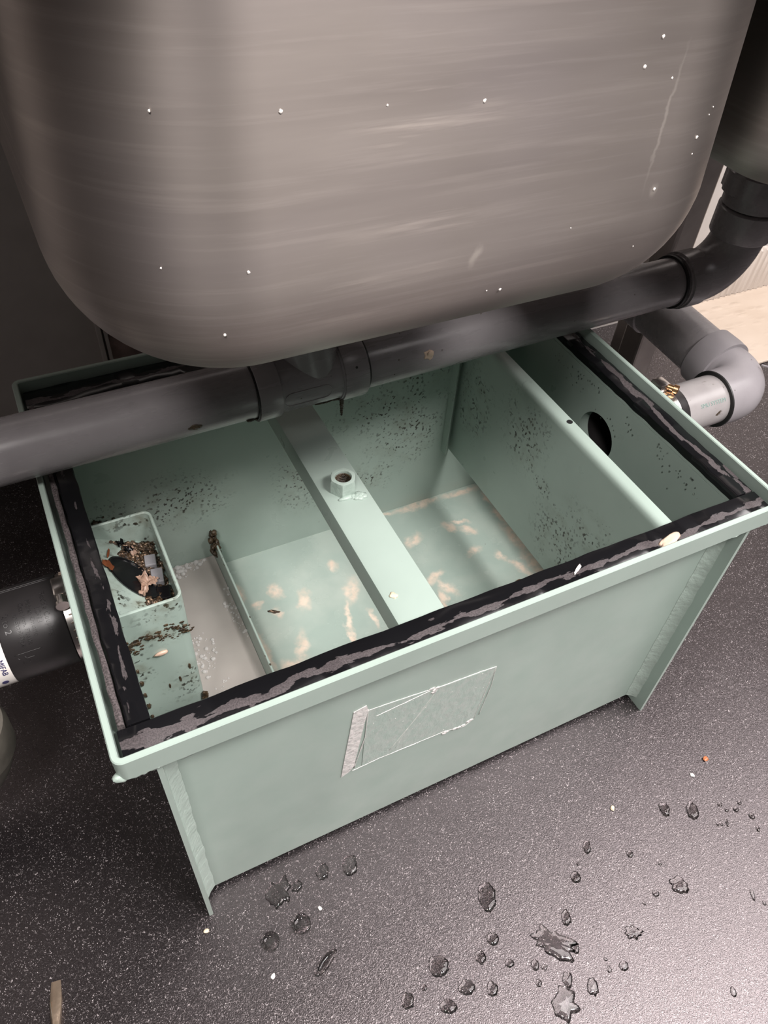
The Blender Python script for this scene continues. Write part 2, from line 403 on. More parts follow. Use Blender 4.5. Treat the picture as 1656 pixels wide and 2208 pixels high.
# rim: ledge ring + upstanding lip
b = NB(); W, D = .6, .4332
e_ = .0025
for lo, hi in (((e_, e_, ZL + .0004), (W - e_, .031, ZT)), ((e_, .395, ZL + .0004), (W - e_, D - e_, ZT)), ((e_, .031, ZL + .0004), (.0285, .395, ZT)), ((.5725, .031, ZL + .0004), (W - e_, .395, ZT))): box(b, lo, hi)
rs = []
prof = [(.0006, ZL), (0, ZL + .0008), (0, H - .0009), (.0008, H), (.0042, H), (.005, H - .0009), (.005, ZT), (.005, ZL)]
def rr(ins, z, r, n=6):
    out = []
    for cx, cy, a0 in ((W - r, D - r, 0), (r, D - r, PI / 2), (r, r, PI), (W - r, r, 1.5 * PI)):
        for i in range(n + 1):
            a = a0 + PI / 2 * i / n; out.append(Vector((cx + math.cos(a) * (r - ins), cy + math.sin(a) * (r - ins), z)))
    return out
rings(b, [rr(i, z, .0075) for i, z in prof], wrap=True)
mk('rim', b, M['green'], T, 20)
b = NB(); rs = []
for k in range(121):
    x = .0285 + .544 * k / 120; w = .0006 * noise.noise(Vector((x * 40, 2, 7)))
    rs.append([Vector((x, .0272, .3445)), Vector((x, .0272, .326 + w)), Vector((x, .0255, .3275 + w)), Vector((x, .0185, .3350)), Vector((x, .0100, .3395)), Vector((x, .0035, .3425)), Vector((x, .0035, .3445))])
rings(b, rs); mk('rim_fillet', b, M['green_front'], T, 60)
b = NB()
for k in range(16):
    x = .002 + .052 * k / 15; lump(b, (x, .0035 + .001 * random.random(), ZL + .0010 - .0012 * random.random()), .0050, 2, .4, 1.3, (1.1, .7, .8), 0, k)
mk('corner_weld', b, M['pale_weld'], T, 180); b = NB()
for k in range(5): lump(b, (.597 - .012 * k, .004, ZL), .005, 2, .5, 1.5, (1.2, .7, .6), 0, k + 30)
mk('corner_weld', b, M['pale_weld'], T, 180)
# gasket strips
def strip(x0, y0, x1, y1, z0=ZT, z1=.3565, mat=M['gasket'], name='gasket_strip', wob=.0009):
    b = NB(); lx, ly = x1 - x0, y1 - y0; along_x = lx > ly; n = 70; rs = []
    for k in range(n + 1):
        f = k / n
        def jit(s): return wob * noise.noise(Vector((f * 26, s, x0 * 50 + y0 * 31)))
        if along_x:
            x = x0 + lx * f; p = [(x, y0 + jit(1), z0), (x, y1 + jit(2), z0), (x, y1 + jit(2), z1 - .0008), (x, y1 - .001 + jit(2), z1 + jit(3)), (x, y0 + .001 + jit(1), z1 + jit(4)), (x, y0 + jit(1), z1 - .0008)]
        else:
            y = y0 + ly * f; p = [(x0 + jit(1), y, z0), (x1 + jit(2), y, z0), (x1 + jit(2), y, z1 - .0008), (x1 - .001 + jit(2), y, z1 + jit(3)), (x0 + .001 + jit(1), y, z1 + jit(4)), (x0 + jit(1), y, z1 - .0008)]
        rs.append([Vector(q) for q in p])
    rings(b, rs); return mk(name, b, mat, T, 45)
strip(.0075, .0065, .5915, .0305)
strip(.0075, .397, .5915, .4255, mat=M['gasket_back'])
strip(.0150, .0310, .0305, .3965, mat=M['gasket_left'])
strip(.5725, .0310, .5925, .3965, mat=M['gasket_right'])
tag(strip(.0092, .0310, .0136, .395, ZT, .3605, M['gasket_edge'], 'gasket_strip', .0008), 'dry brownish strip of gasket foam')
# centre channel with hex nut
b = NB()
def chan(y): 
    o = []
    for x, z in ((.2285, .312), (.2285, .331), (.2295, .3345), (.233, .3357), (.268, .3357), (.2715, .3345), (.2725, .331), (.2725, .312)): o.append((x, y, z))
    for x, z in ((.2700, .312), (.2700, .3325), (.231, .3325), (.231, .312)): o.append((x, y, z))
    return [Vector(p) for p in o]
rings(b, [chan(y) for y in (.0305, .16, .28, .395)]); CH = mk('crossbar_channel', b, M['green'], T, 40)
b = NB(); c = Vector((.2504, .2000, 0)); R0 = .0128; z0, z1 = .3357, .3515; rs = []
def hexo(s, z, n=48, th=.30):
    out = []
    for i in range(n):
        a = 2 * PI * i / n + th; k = ((a - th + PI / 6) % (PI / 3)) - PI / 6; r = s / math.cos(k)
        out.append(Vector((c.x + math.cos(a) * r, c.y + math.sin(a) * r, z)))
    return out
def circ(r, z, n=48, th=.30): return [Vector((c.x + math.cos(2 * PI * i / n + th) * r, c.y + math.sin(2 * PI * i / n + th) * r, z)) for i in range(n)]
af = .0112
TH = .60
rings(b, [hexo(af, z0, th=TH), hexo(af, z1 - .0022, th=TH), [p.lerp(q, .55) for p, q in zip(hexo(af, z1, th=TH), circ(af * .98, z1, th=TH))], circ(af * .93, z1 + .0003, th=TH), circ(.0080, z1 + .0003, th=TH), circ(.0074, z1 - .001, th=TH), circ(.0074, z1 - .004, th=TH), circ(.0074, z0 + .001, th=TH)], (True, True))
NUT = mk('hex_nut', b, M['pale_weld'], CH, 25)
b = NB()
for k in range(6): lathe(b, (c.x, c.y, z0 + .001 + k * .0021), (0, 0, 1), [(0, .0073), (.0006, .0064), (.0012, .0064), (.0018, .0073)], 32, wrap=True)
tag(mk('thread', b, M['sludge'], CH, 40), 'rust brown thread inside the nut')
b = NB(); 
for k in range(9): lump(b, (c.x + .004 + .012 * random.random(), c.y - .012 - .006 * random.random(), .3360), .0032, 2, .5, 1.4, (1.2, 1, .55), 0, k)
lump(b, (c.x - .002, c.y - .0125, .3362), .0035, 2, .4, 1.3, (2.2, .8, .5), 0, 40)
mk('weld_tack', b, M['pale_weld'], CH, 180)
# little shelf at the channel's front end with a screw
b = NB(); box(b, (.268, .0305, .3255), (.372, .0385, .3335), .0015); SH = mk('front_shelf', b, M['green'], T)
b = NB(); lathe(b, (.342, .0375, .3325), (0, 0, 1), [(0, .0048), (.004, .0048), (.0058, .0036), (.0062, .001)], 20); mk('screw_head', b, M['screw_brass'], SH, 40)
# baffle plate with rounded folded top, hanging above the tray
b = NB()
def baf(y): 
    p = [(.499, .139), (.499, .327)] + [(.506 - .007 * math.cos(a), .329 + .007 * math.sin(a)) for a in (PI * .15, PI * .3, PI * .45)] + [(.5125, .336), (.5125, .3335), (.506, .3335), (.5015, .329), (.5015, .139)]
    return [Vector((x, y, z)) for x, z in p]
rings(b, [baf(y) for y in (.0305, .15, .27, .395)]); BF = mk('baffle_plate', b, M['green_baffle'], T, 50)
b = NB(); lathe(b, (.508, .1975, .3362), (0, 0, 1), [(0, .0032), (.0002, .0032)], 24); tag(mk('drilled_hole', b, M['black'], BF), 'small dark drilled hole in the folded top')
b = NB(); box(b, (.488, .383, .139), (.490, .395, .32)); box(b, (.4895, .3925, .139), (.499, .395, .32)); mk('guide_strip', b, M['green_back'], T)
# low weir plate
b = NB(); box(b, (.1600, .0305, .047), (.1625, .395, .112), .0006, 1); mk('weir_plate', b, M['green_baffle'], T)
# inlet box on the left wall
b = NB(); x0, y0, y1, x1, r, th = .0285, .1455, .2535, .0825, .008, .0028
def ubox(z, ins):
    o = []
    a0, a1, b1, rr_ = y0 + ins, y1 - ins, x1 - ins, max(r - ins, .002)
    o.append(Vector((x0, a0, z)))
    for i in range(9):
        a = -PI / 2 + PI / 2 * i / 8; o.append(Vector((b1 - rr_ + math.cos(a) * rr_, a0 + rr_ + math.sin(a) * rr_, z)))
    for i in range(9):
        a = PI / 2 * i / 8; o.append(Vector((b1 - rr_ + math.cos(a) * rr_, a1 - rr_ + math.sin(a) * rr_, z)))
    o.append(Vector((x0, a1, z))); return o
zb, zt = .0475, .3265
L = [[b.verts.new(p) for p in ubox(z, i)] for z, i in ((zb, 0), (zt - .0008, 0), (zt, .0008), (zt, th - .0008), (zt - .0008, th), (zb, th))]
for p, q in list(zip(L[:-1], L[1:])) + [(L[-1], L[0])]:
    for i in range(len(p) - 1): b.faces.new((p[i], p[i + 1], q[i + 1], q[i]))
IB = mk('inlet_box', b, green('green_enamel_inlet', [(.042, .287, .017, .008, 0), (.071, .291, .014, .008, .2), (.055, .285, .035, .016, 0), (.03, .25, .012, .03, 0), (.07, .20, .02, .03, 0), (.07, .315, .03, .012, 0)], rough=.3, plane='xz', haze=.7), T, 40)
# sloping plate inside the inlet box
b = NB()
poly_prism(b, [(.0287, .1483, .312), (.0795, .1483, .284), (.0795, .2507, .284), (.0287, .2507, .312)], (0, 0, -.002))
mk('sloping_plate', b, green('green_enamel_slope', [(.062, .225, .030, .045, .2), (.060, .165, .02, .02, 0), (.05, .24, .03, .02, 0), (.036, .20, .012, .06, 0)], rough=.3, plane='xy', haze=.8), IB)
# dark sump opening in the slope
def slz(x): return .312 - (x - .0287) * .028 / .0508
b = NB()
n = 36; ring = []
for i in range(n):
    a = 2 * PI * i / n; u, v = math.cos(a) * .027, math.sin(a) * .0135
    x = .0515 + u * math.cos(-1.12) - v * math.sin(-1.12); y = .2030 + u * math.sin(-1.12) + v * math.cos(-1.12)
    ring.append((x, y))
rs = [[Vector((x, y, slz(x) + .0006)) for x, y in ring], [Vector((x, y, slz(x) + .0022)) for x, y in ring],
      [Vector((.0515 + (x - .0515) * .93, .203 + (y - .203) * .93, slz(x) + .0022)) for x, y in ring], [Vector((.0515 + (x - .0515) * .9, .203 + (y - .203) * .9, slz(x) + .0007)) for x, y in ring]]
rings(b, rs, (True, True)); tag(mk('inlet_opening', b, M['scrap_and_gap_black'], IB, 40), 'black oval pipe opening in the sloping plate')  # solid black oval; the opening's darkness is put into its colour
# sludge left on walls: part of the trap's dirt
b = NB(); q = 0
for x, z, w in ((.033, .288, .006), (.038, .284, .007), (.044, .290, .006), (.048, .285, .006), (.055, .287, .0035), (.061, .2885, .0035), (.069, .293, .005), (.073, .289, .005), (.079, .284, .005), (.081, .279, .0035), (.032, .272, .004), (.031, .279, .005), (.060, .279, .0035), (.068, .276, .0025)):
    for k in range(9):
        q += 1; lump(b, (x + random.gauss(0, .0028), y0 - .0003, z + random.gauss(0, .0026)), w * random.uniform(.12, .42), 2, .8, 1.8, (1.2, .35, .8), 0, q)
for z in (.245, .225, .205, .185, .165, .15): 
    q += 1; lump(b, (.0305, y0 - .0006, z), random.uniform(.002, .004), 2, .6, 1.6, (.8, .5, 1.6), 0, q)
for x, z, h in ((.0745, .225, .0012), (.064, .21, .0012), (.0535, .205, .0010)): q += 1; lump(b, (x, y0 - .0002, z), h, 2, .4, 1.5, (1, .4, 4), 0, q)
for k in range(4): q += 1; lump(b, (.0825 + random.uniform(-.002, .001), y0 - .0005, .16 + .012 * random.random()), .0035, 2, .6, 1.6, (.8, .6, 1.3), 0, q)
tag(mk('sludge_crust', b, M['sludge'], IB, 180), 'brown crust of sludge across the front of the inlet box', kind='stuff')
b = NB()
for k in range(26): q += 1; lump(b, (.1600 + random.uniform(-.004, .003), .390 - random.random() * .022, .100 + random.uniform(-.012, .022)), random.uniform(.002, .0045), 2, .7, 1.7, (.8, 1, 1), 0, q)
mk('sludge_clump', b, M['sludge'], T, 180)
b = NB()
for k in range(34): q += 1; lump(b, (.033 + abs(random.gauss(0, .014)), .3945, .170 + random.gauss(0, .012)), random.uniform(.0015, .0045), 2, .8, 1.8, (1, .35, 1), 0, q)
mk('sludge_spatter', b, M['sludge'], T, 180)['kind'] = 'stuff'
b = NB()
for k in range(46):
    y = .035 + .33 * random.random(); q += 1
    lump(b, (.1612 + random.uniform(-.0012, .0012), y, .112 - random.random() * .003), random.uniform(.0006, .0016), 1, .6, 1.7, (.8, 1.6, .8), 0, q)
mk('sludge_spots', b, M['sludge'], T, 180)['kind'] = 'stuff'
b = NB()
for k in range(120):
    y = random.uniform(.07, .32); z = .337 - abs(random.gauss(0, .014)); q += 1
    if noise.noise(Vector((y * 22, z * 30, 5))) < -.05 or z < .25: continue
    lump(b, (.5722, y, z), random.uniform(.0006, .0013), 1, .1, 1, (.6, 1, 1.2), 0, q)
mk('water_beads', b, M['water'], T, 180)['kind'] = 'stuff'
# peeled label remains on the front wall
yf = .0268
def fquad(bm, pts, t=.0004): poly_prism(bm, [(x, yf, z) for x, z in pts], (0, -t, 0))
b = NB(); fquad(b, [(.1975, .247), (.2567, .238), (.2715, .2345), (.3317, .2290), (.3215, .1365), (.3118, .1296), (.289, .1375), (.1966, .1423)]); LB = mk('label_residue', b, M['film'], T)
LB['label'] = 'rectangular remains of a peeled clear label on the front'
b = NB(); fquad(b, [(.1845, .2545), (.1965, .2573), (.1985, .249), (.1955, .226), (.188, .150), (.183, .1416), (.1749, .137), (.1765, .16)], .0007); mk('glue_band', b, M['glue'], LB)
def ridge(bm, pts, r):
    P = []
    for (xa, za), (xb, zb_) in zip(pts[:-1], pts[1:]):
        for k in range(10):
            f = k / 10; j = .0006 * noise.noise(Vector((xa + f, za * 40, k * .7))); P.append((xa + (xb - xa) * f, yf - .0004, za + (zb_ - za) * f + j))
    P.append((pts[-1][0], yf - .0004, pts[-1][1]))
    rads = [r * (.55 + .9 * abs(noise.noise(Vector((p[0] * 90, p[2] * 90, 2))))) for p in P]; tube(bm, P, rads, 6)
b = NB()
ridge(b, [(.186, .141), (.2150, .1425), (.289, .138), (.3118, .1296), (.3218, .138)], .0005)
ridge(b, [(.2065, .2315), (.2297, .2335), (.2610, .2365)], .0005); ridge(b, [(.1985, .2475), (.23, .2435), (.2567, .2391)], .0005)
ridge(b, [(.2567, .2391), (.2715, .2362), (.3163, .2325), (.3317, .2297)], .0007); ridge(b, [(.3317, .2297), (.327, .19), (.3218, .138)], .0005)
ridge(b, [(.3317, .2297), (.3325, .1950), (.3274, .1421)], .0004); ridge(b, [(.2655, .2355), (.262, .215), (.225, .150)], .0003); ridge(b, [(.269, .2345), (.240, .175), (.232, .150)], .0003)
ridge(b, [(.1985, .249), (.1975, .200), (.188, .145)], .0006)
mk('glue_ridges', b, M['glue'], LB, 180)
b = NB()
for x, z in ((.262, .2385), (.265, .2345), (.2645, .231), (.268, .236), (.30, .134), (.305, .133), (.31, .1335), (.29, .1355), (.288, .134), (.315, .137), (.318, .138)):
    q += 1; lump(b, (x, yf - .0004, z), .0022, 2, .7, 1.8, (1.3, .35, .9), 0, q)
for k in range(40): q += 1; lump(b, (random.uniform(.2, .335), yf - .0003, random.uniform(.135, .235)), random.uniform(.0003, .0008), 1, .4, 1.8, (1, .5, 1), 0, q)
mk('glue_crumbs', b, M['glue'], LB, 180)['kind'] = 'stuff'

# ------------------------------------------------------------------ what is inside the trap
b = NB(); box(b, (.0290, .0312, .0472), (.1597, .3945, .0700), 0)
tag(mk('waste_water', b, M['murk'], base=(.09, .21, .0472)), 'murky grey waste water filling the left chamber of the green trap', 'waste water', kind='stuff')
b = NB()
def inside(p, poly):
    c_ = False; j = len(poly) - 1
    for i in range(len(poly)):
        if (poly[i][1] > p[1]) != (poly[j][1] > p[1]) and p[0] < (poly[j][0] - poly[i][0]) * (p[1] - poly[i][1]) / (poly[j][1] - poly[i][1]) + poly[i][0]: c_ = not c_
        j = i
    return c_
def foam(poly, n, r0, r1):
    k = 0; xs = [p[0] for p in poly]; ys = [p[1] for p in poly]
    while k < n:
        p = (random.uniform(min(xs), max(xs)), random.uniform(min(ys), max(ys)))
        if not inside(p, poly): continue
        r = r0 + (r1 - r0) * random.random() ** 3
        R = bmesh.ops.create_icosphere(b, subdivisions=2, radius=r)
        for v in R['verts']: v.co = Vector((v.co.x, v.co.y, v.co.z * .75)) + Vector((p[0], p[1], .0702 + r * .2))
        k += 1
foam([(.106, .393), (.158, .393), (.112, .371), (.102, .36)], 90, .0008, .004)
foam([(.1595, .355), (.1595, .255), (.150, .275), (.146, .31)], 60, .0006, .0028)
foam([(.0835, .275), (.112, .285), (.122, .265), (.112, .235), (.098, .22)], 90, .0006, .003)
foam([(.098, .21), (.12, .215), (.115, .19)], 20, .0005, .0014)
tag(mk('foam_bubbles', b, M['foam'], base=(.12, .3, .07), smooth=180), 'patches of small soap bubbles floating on the murky water', 'foam', kind='stuff')
# food waste in the inlet box
b = NB(); k = 0
while k < 520:
    x = random.uniform(.036, .0775); y = random.uniform(.152, .2475)
    e = ((x - .0515) * math.cos(1.12) - (y - .203) * math.sin(1.12)) / .027, ((x - .0515) * math.sin(1.12) + (y - .203) * math.cos(1.12)) / .0135
    if e[0] ** 2 + e[1] ** 2 < 1.05: continue
    lim = .0475 if y > .205 else .056
    if x < lim - .016 * noise.noise(Vector((x * 90, y * 90, 1))) - (.004 if random.random() < .15 else 0) : continue
    if x < .066 and y < .165 and random.random() < .5: continue
    k += 1; q += 1; r = random.uniform(.0012, .0034) * (.6 + .4 * min(1, (x - .036) / .03))
    lump(b, (x, y, slz(x) + r * .25), r, 2, .8, 1.6, (1, 1, .65), random.random() * 3, q)
tag(mk('food_waste', b, M['mush'], base=(.06, .2, .29), smooth=180), 'brown food mush caught in the green inlet box', 'food waste', kind='stuff')
def scrap(name, cx, cy, w, l, rot, mat, label, cat, z=0, crum=.25, group=None, zb=None):
    b = NB(); n = 9; V = []
    zz = slz(cx) if zb is None else zb
    for j in range(n + 1):
        for i in range(n + 1):
            u, v = i / n - .5, j / n - .5
            k = 1 - .35 * (abs(u * 2) ** 3 + abs(v * 2) ** 3) * (0.5 + noise.noise(Vector((u * 3, v * 3, cx * 900))))
            p = Vector((u * w * k, v * l * k, 0)); h = crum * min(w, l) * noise.noise(Vector((u * 4, v * 4, cy * 700)))
            p = Matrix.Rotation(rot, 3, 'Z') @ p
            V.append(b.verts.new((cx + p.x, cy + p.y, zz + z + h + .002)))
    for j in range(n):
        for i in range(n): a = j * (n + 1) + i; b.faces.new((V[a], V[a + 1], V[a + n + 2], V[a + n + 1]))
    g = bmesh.ops.solidify(b, geom=b.faces[:], thickness=.0007)
    return tag(mk(name, b, mat, base=(cx, cy, zz + z), smooth=60), label, cat, group)
scrap('paper_scrap', .0595, .1960, .012, .018, .4, M['scrap_pale'], 'largest crumpled pale scrap lying across the black oval opening', 'food scrap', .004, .5, 'pale scraps in the inlet box')
scrap('paper_scrap', .0555, .1850, .008, .014, -.5, M['scrap_pale'], 'curled pale scrap at the front edge of the black oval opening', 'food scrap', .003, .6, 'pale scraps in the inlet box')
scrap('paper_scrap', .0655, .1945, .008, .010, .9, M['scrap_pale'], 'folded pale scrap between the black opening and the grey plastic pieces', 'food scrap', .006, .4, 'pale scraps in the inlet box')
scrap('paper_scrap', .0575, .2330, .007, .012, .3, M['scrap_pale'], 'small pale scrap behind the black opening, in the brown mush', 'food scrap', .004, .5, 'pale scraps in the inlet box')
scrap('peel_scrap', .0345, .2160, .006, .017, .4, M['scrap_orange'], 'orange peel scrap at the left edge of the black opening', 'food scrap', .002, .3)
scrap('peel_sliver', .0375, .2310, .0025, .012, -.3, M['scrap_orange'], 'thin rust coloured sliver on the bare green slope', 'food scrap', .001, .3)
scrap('burnt_scrap', .0495, .2430, .007, .007, .2, M['scrap_and_gap_black'], 'black scrap nearest the back of the inlet box', 'food scrap', .003, .6, 'black scraps in the inlet box')
scrap('burnt_scrap', .0545, .2350, .006, .010, 1.1, M['scrap_and_gap_black'], 'black scrap beside the small pale scrap in the mush', 'food scrap', .003, .5, 'black scraps in the inlet box')
b = NB(); box(b, (.0645, .2140, .289), (.0745, .2270, .297), .001, rot=Matrix.Rotation(-.15, 3, 'Z')); tag(mk('plastic_and_gap_piece', b, M['scrap_grey'], base=(.0695, .22, .289)), 'rear piece of two broken grey plastic bits in the mush', 'plastic piece', 'grey plastic bits in the inlet box')
b = NB(); box(b, (.0655, .1935, .289), (.0760, .2100, .296), .001, rot=Matrix.Rotation(-.15, 3, 'Z')); tag(mk('plastic_and_gap_piece', b, M['scrap_grey'], base=(.0705, .2, .289)), 'front and longer piece of two broken grey plastic bits in the mush', 'plastic piece', 'grey plastic bits in the inlet box')
b = NB(); box(b, (.0655, .1760, .2875), (.0770, .1905, .293), .001, rot=Matrix.Rotation(-.15, 3, 'Z')); tag(mk('plastic_and_gap_piece', b, M['scrap_and_gap_black'], base=(.071, .184, .2875)), 'black block put in for the dark gap in the front right corner of the inlet box', 'plastic piece')  # block put in for a dark gap; its shade is in the colour
b = NB(); lump(b, (.0535, y0 - .0012, .2605), .0042, 2, .3, 1.5, (1.5, .4, .7), 0, 5)
tag(mk('food_grain', b, M['scrap_pale'], base=(.0535, y0 - .0012, .2605), smooth=180), 'single pale grain stuck on the front of the inlet box under the brown crust', 'food scrap')
def splat(name, c, r, sq, mat, label, cat, rot=0, seed=1, group=None, amp=.55):
    b = NB(); lump(b, (0, 0, 0), r, 3, amp, 1.5, sq, rot, seed); bmesh.ops.translate(b, vec=c, verts=b.verts)
    return tag(mk(name, b, mat, base=c, smooth=180), label, cat, group)
splat('food_splat', (.4764, .0130, .3570), .0085, (1.5, .55, .13), M['tan'], 'beige food splat on the front gasket near the right corner', 'food scrap', .25, 3)
splat('food_fibre', (.3817, .0189, .3572), .0045, (1.3, .3, .25), M['white_speck'], 'thin pale curl of food on the middle of the front gasket', 'food scrap', .5, 5)
splat('food_scrap', (.2380, .0700, .3362), .0026, (1.1, 1.4, .5), M['cream'], 'cream coloured seed on the front end of the crossbar', 'food scrap', .3, 6)
splat('food_scrap', (.2035, .2950, .0476), .0040, (1.7, .6, .4), M['mush'], 'curled brown scrap on the left part of the greasy tray floor', 'food scrap', -.5, 7)

# ------------------------------------------------------------------ sink
S = thing('sink', (.55, .28, 0), 'brushed stainless steel double bowl sink on legs above the green trap', 'sink')
def bowl(x0, x1, y0, y1, z0, z1, r=.085, rb=.08, bul=.0):
    b = NB(); cx, cy = (x0 + x1) / 2, (y0 + y1) / 2; A, B = (x1 - x0) / 2, (y1 - y0) / 2
    def ring(ins, z, n=16):
        a, bb, rc = A - ins, B - ins, max(r - ins * .9, .012); o = []
        for sx, sy, a0 in ((1, 1, 0), (-1, 1, PI / 2), (-1, -1, PI), (1, -1, 1.5 * PI)):
            for i in range(n + 1):
                t_ = a0 + PI / 2 * i / n; o.append(Vector((cx + sx * (a - rc) + math.cos(t_) * rc, cy + sy * (bb - rc) + math.sin(t_) * rc, z)))
        return o
    rs = []
    for k in (.06, .25, .5, .75, 1.): rs.append(ring(rb + (min(A, B) - rb) * (1 - k) * .95, z0 - .006 * (1 - k)))
    m = 18
    for k in range(1, m + 1):
        t_ = PI / 2 * k / m; rs.append(ring(rb * (1 - math.sin(t_)), z0 + rb * (1 - math.cos(t_))))
    for k in range(1, 9): rs.append(ring(-bul * k / 8, z0 + rb + (z1 - z0 - rb) * k / 8))
    rings(b, rs, (True, False)); return b
b1 = bowl(.0491, .4405, .035, .435, .5835, .888, .0884, .0736, -.0121); B1 = mk('bowl', b1, M['steel'], S, 180)
B1['label'] = 'nearest steel bowl with fine scratches and white specks'
b2 = bowl(.496, 1.0, .060, .435, .620, .888, .060, .040, .004); B2 = mk('bowl', b2, M['steel'], S, 180)
B2['label'] = 'second steel bowl, in shadow at the right edge'
b = NB()
for lo, hi in (((-.34, -.02, .888), (1.06, .045, .93)), ((-.34, .425, .888), (1.06, .66, .93)), ((-.34, .045, .888), (.064, .425, .93)), ((.428, .045, .888), (.502, .425, .93)), ((.996, .045, .888), (1.06, .425, .93))): box(b, lo, hi)
mk('shading_deck', b, M['steel'], S)  # unseen deck, extended to the left to shade wall and floor
for x, y in ((-.30, .62), (.922, .50), (1.03, .62)):
    b = NB(); box(b, (x - .021, y - .021, .0), (x + .021, y + .021, .888), .004); mk('leg', b, M['steel_leg'], S)
b = NB()
for k, (x, z, s) in enumerate(((.0971, .7335, 1), (.145, .7317, 1.6), (.1264, .6686, 1.3), (.1141, .6368, 1.3), (.0917, .671, .9), (.191, .7293, 1), (.2379, .7265, 1.5), (.3242, .7326, 1.7), (.331, .7443, 1.5), (.343, .7263, 1), (.3512, .6727, 1.5),
        (.2662, .6286, 1.6), (.271, .6014, 1.4), (.374, .695, 1.5), (.3744, .6866, .8), (.3801, .7047, .7), (.3821, .708, .7), (.4293, .6986, 1), (.4444, .6959, 1.3), (.421, .7047, .8), (.4259, .6668, 1.1), (.4233, .6602, .8), (.4327, .7097, 1), (.2572, .63, .8), (.30, .66, .7), (.35, .64, .7))):
    dx = x - .2448      # front face of the bowl: flat, rounded below and at both sides
    yy = .0350 + (.0121 * (z - .657) / .231 if z > .657 else 0)
    if z < .657: yy = .035 + .0736 * (1 - math.sqrt(max(0, 1 - ((.657 - z) / .0736) ** 2)))
    e = max(0, abs(dx) - .1072)
    if e > 0: yy += .0884 - math.sqrt(max(0, .0884 ** 2 - e * e))
    lump(b, (x, yy, z), .00052 * s, 2, .5, 1.5, (1, .5, 1.2), 0, k)
mk('dried_specks', b, M['white_speck'], B1, 180)['kind'] = 'stuff'

# ------------------------------------------------------------------ drain pipe across the trap
P = thing('drain_pipe', (.3, .29, .37), 'long dark grey drain pipe running from left to right over the open trap', 'drain pipe')
A0 = Vector((-.30, .279, .4055)); A1 = Vector((.716, .3015, .4005)); ax = (A1 - A0).normalized(); pr = .0272
def at(x): return A0 + (A1 - A0) * ((x - A0.x) / (A1.x - A0.x))
b = NB(); lathe(b, A0, ax, [(0, pr), ((A1 - A0).length, pr)], 56); mk('pipe', b, M['pvc'], P, 60)
b = NB(); lathe(b, at(.196), ax, [(0, pr), (0, pr + .0036), (.0005, .0312), (.021, .0312), (.0225, .0296), (.024, .0290), (.080, .0290), (.083, .0300), (.0835, .0322), (.107, .0322), (.108, .0315), (.108, pr)], 56); TE = mk('tee', b, M['pvc'], P, 40)
b = NB(); c0 = at(.258) ; tube(b, [c0, c0 + Vector((-.004, .004, .03)), c0 + Vector((-.012, .010, .06)), c0 + Vector((-.014, .012, .09)), c0 + Vector((-.014, .012, .172))], [.0275, .0280, .0285, .0310, .0310], 48); mk('tee_branch', b, M['pvc'], P, 60)
b = NB(); lathe(b, at(.1945), ax, [(0, pr + .0002), (0, pr + .0022), (.0030, pr + .0022), (.0030, pr)], 56, wrap=True); mk('seal_ring', b, M['ring'], P, 40); b = NB(); lathe(b, at(.3045), ax, [(0, pr), (0, pr + .0016), (.0022, pr + .0016), (.0022, pr)], 56, wrap=True)
mk('seal_ring', b, M['ring'], P, 40)
# raised oval panel and cable tie on the tee
b = NB(); d_, u_, v_ = frame(ax)
def surf(x, ang, r):   # ang measured from straight up towards the viewer
    cc = at(x); return cc + Vector((0, -math.sin(ang), math.cos(ang))) * r
pts = []
for i in range(41):
    a = 2 * PI * i / 40; cx = .243 + (.016 if math.cos(a) > 0 else -.016) + .0075 * math.cos(a); pts.append(surf(cx, 1.62 + .25 * math.sin(a), .0291))
tube(b, pts, .0005, 6); mk('oval_emboss', b, M['pvc'], TE, 180)
b = NB(); lathe(b, at(.2775), ax, [(0, .0290), (0, .0308), (.0052, .0308), (.0052, .0290)], 56, wrap=True); mk('clip_band', b, M['pvc_mid'], TE, 40)
b = NB(); p = surf(.2915, 1.05, .0321); lathe(b, p, (0, -math.sin(1.05), math.cos(1.05)), [(0, .0012), (.0004, .0012)], 14); mk('drilled_dot', b, M['ring'], TE)
# right end: bend up to the second bowl
E0 = at(.716); E1 = Vector((.790, E0.y, E0.z)); E2 = Vector((.790, E0.y, E0.z + .060))
b = NB(); bend = arcpts(Vector((.742, E0.y, E0.z)), E1, Vector((.790, E0.y, E0.z + .048)), 12)
tube(b, [E0 + Vector((-.006, 0, 0)), Vector((.742, E0.y, E0.z))] + bend[1:] + [E2 + Vector((0, 0, .012))], .0300, 48); mk('bend', b, M['pvc'], P, 60)
b = NB(); lathe(b, (.7035, E0.y, E0.z), (1, 0, 0), [(0, pr), (0, .0300), (.0025, .0304), (.0025, pr)], 48, wrap=True); mk('seal_ring', b, M['ring'], P, 40)
b = NB(); lathe(b, (.708, E0.y, E0.z), (1, 0, 0), [(.0055, .029), (.0055, .0322), (.030, .0322), (.033, .029)], 48, wrap=True); mk('bend_socket', b, M['pvc'], P, 40)
b = NB(); lathe(b, (.790, E0.y, .445), (0, 0, 1), [(0, .029), (0, .0335), (.0015, .0345), (.031, .0345), (.033, .032), (.033, .029)], 48, wrap=True); lathe(b, (.790, E0.y, .480), (0, 0, 1), [(0, .029), (0, .033), (.012, .033), (.012, .029)], 48, wrap=True); mk('upper_socket', b, M['pvc'], P, 40)
b = NB(); n = 72; rs = []
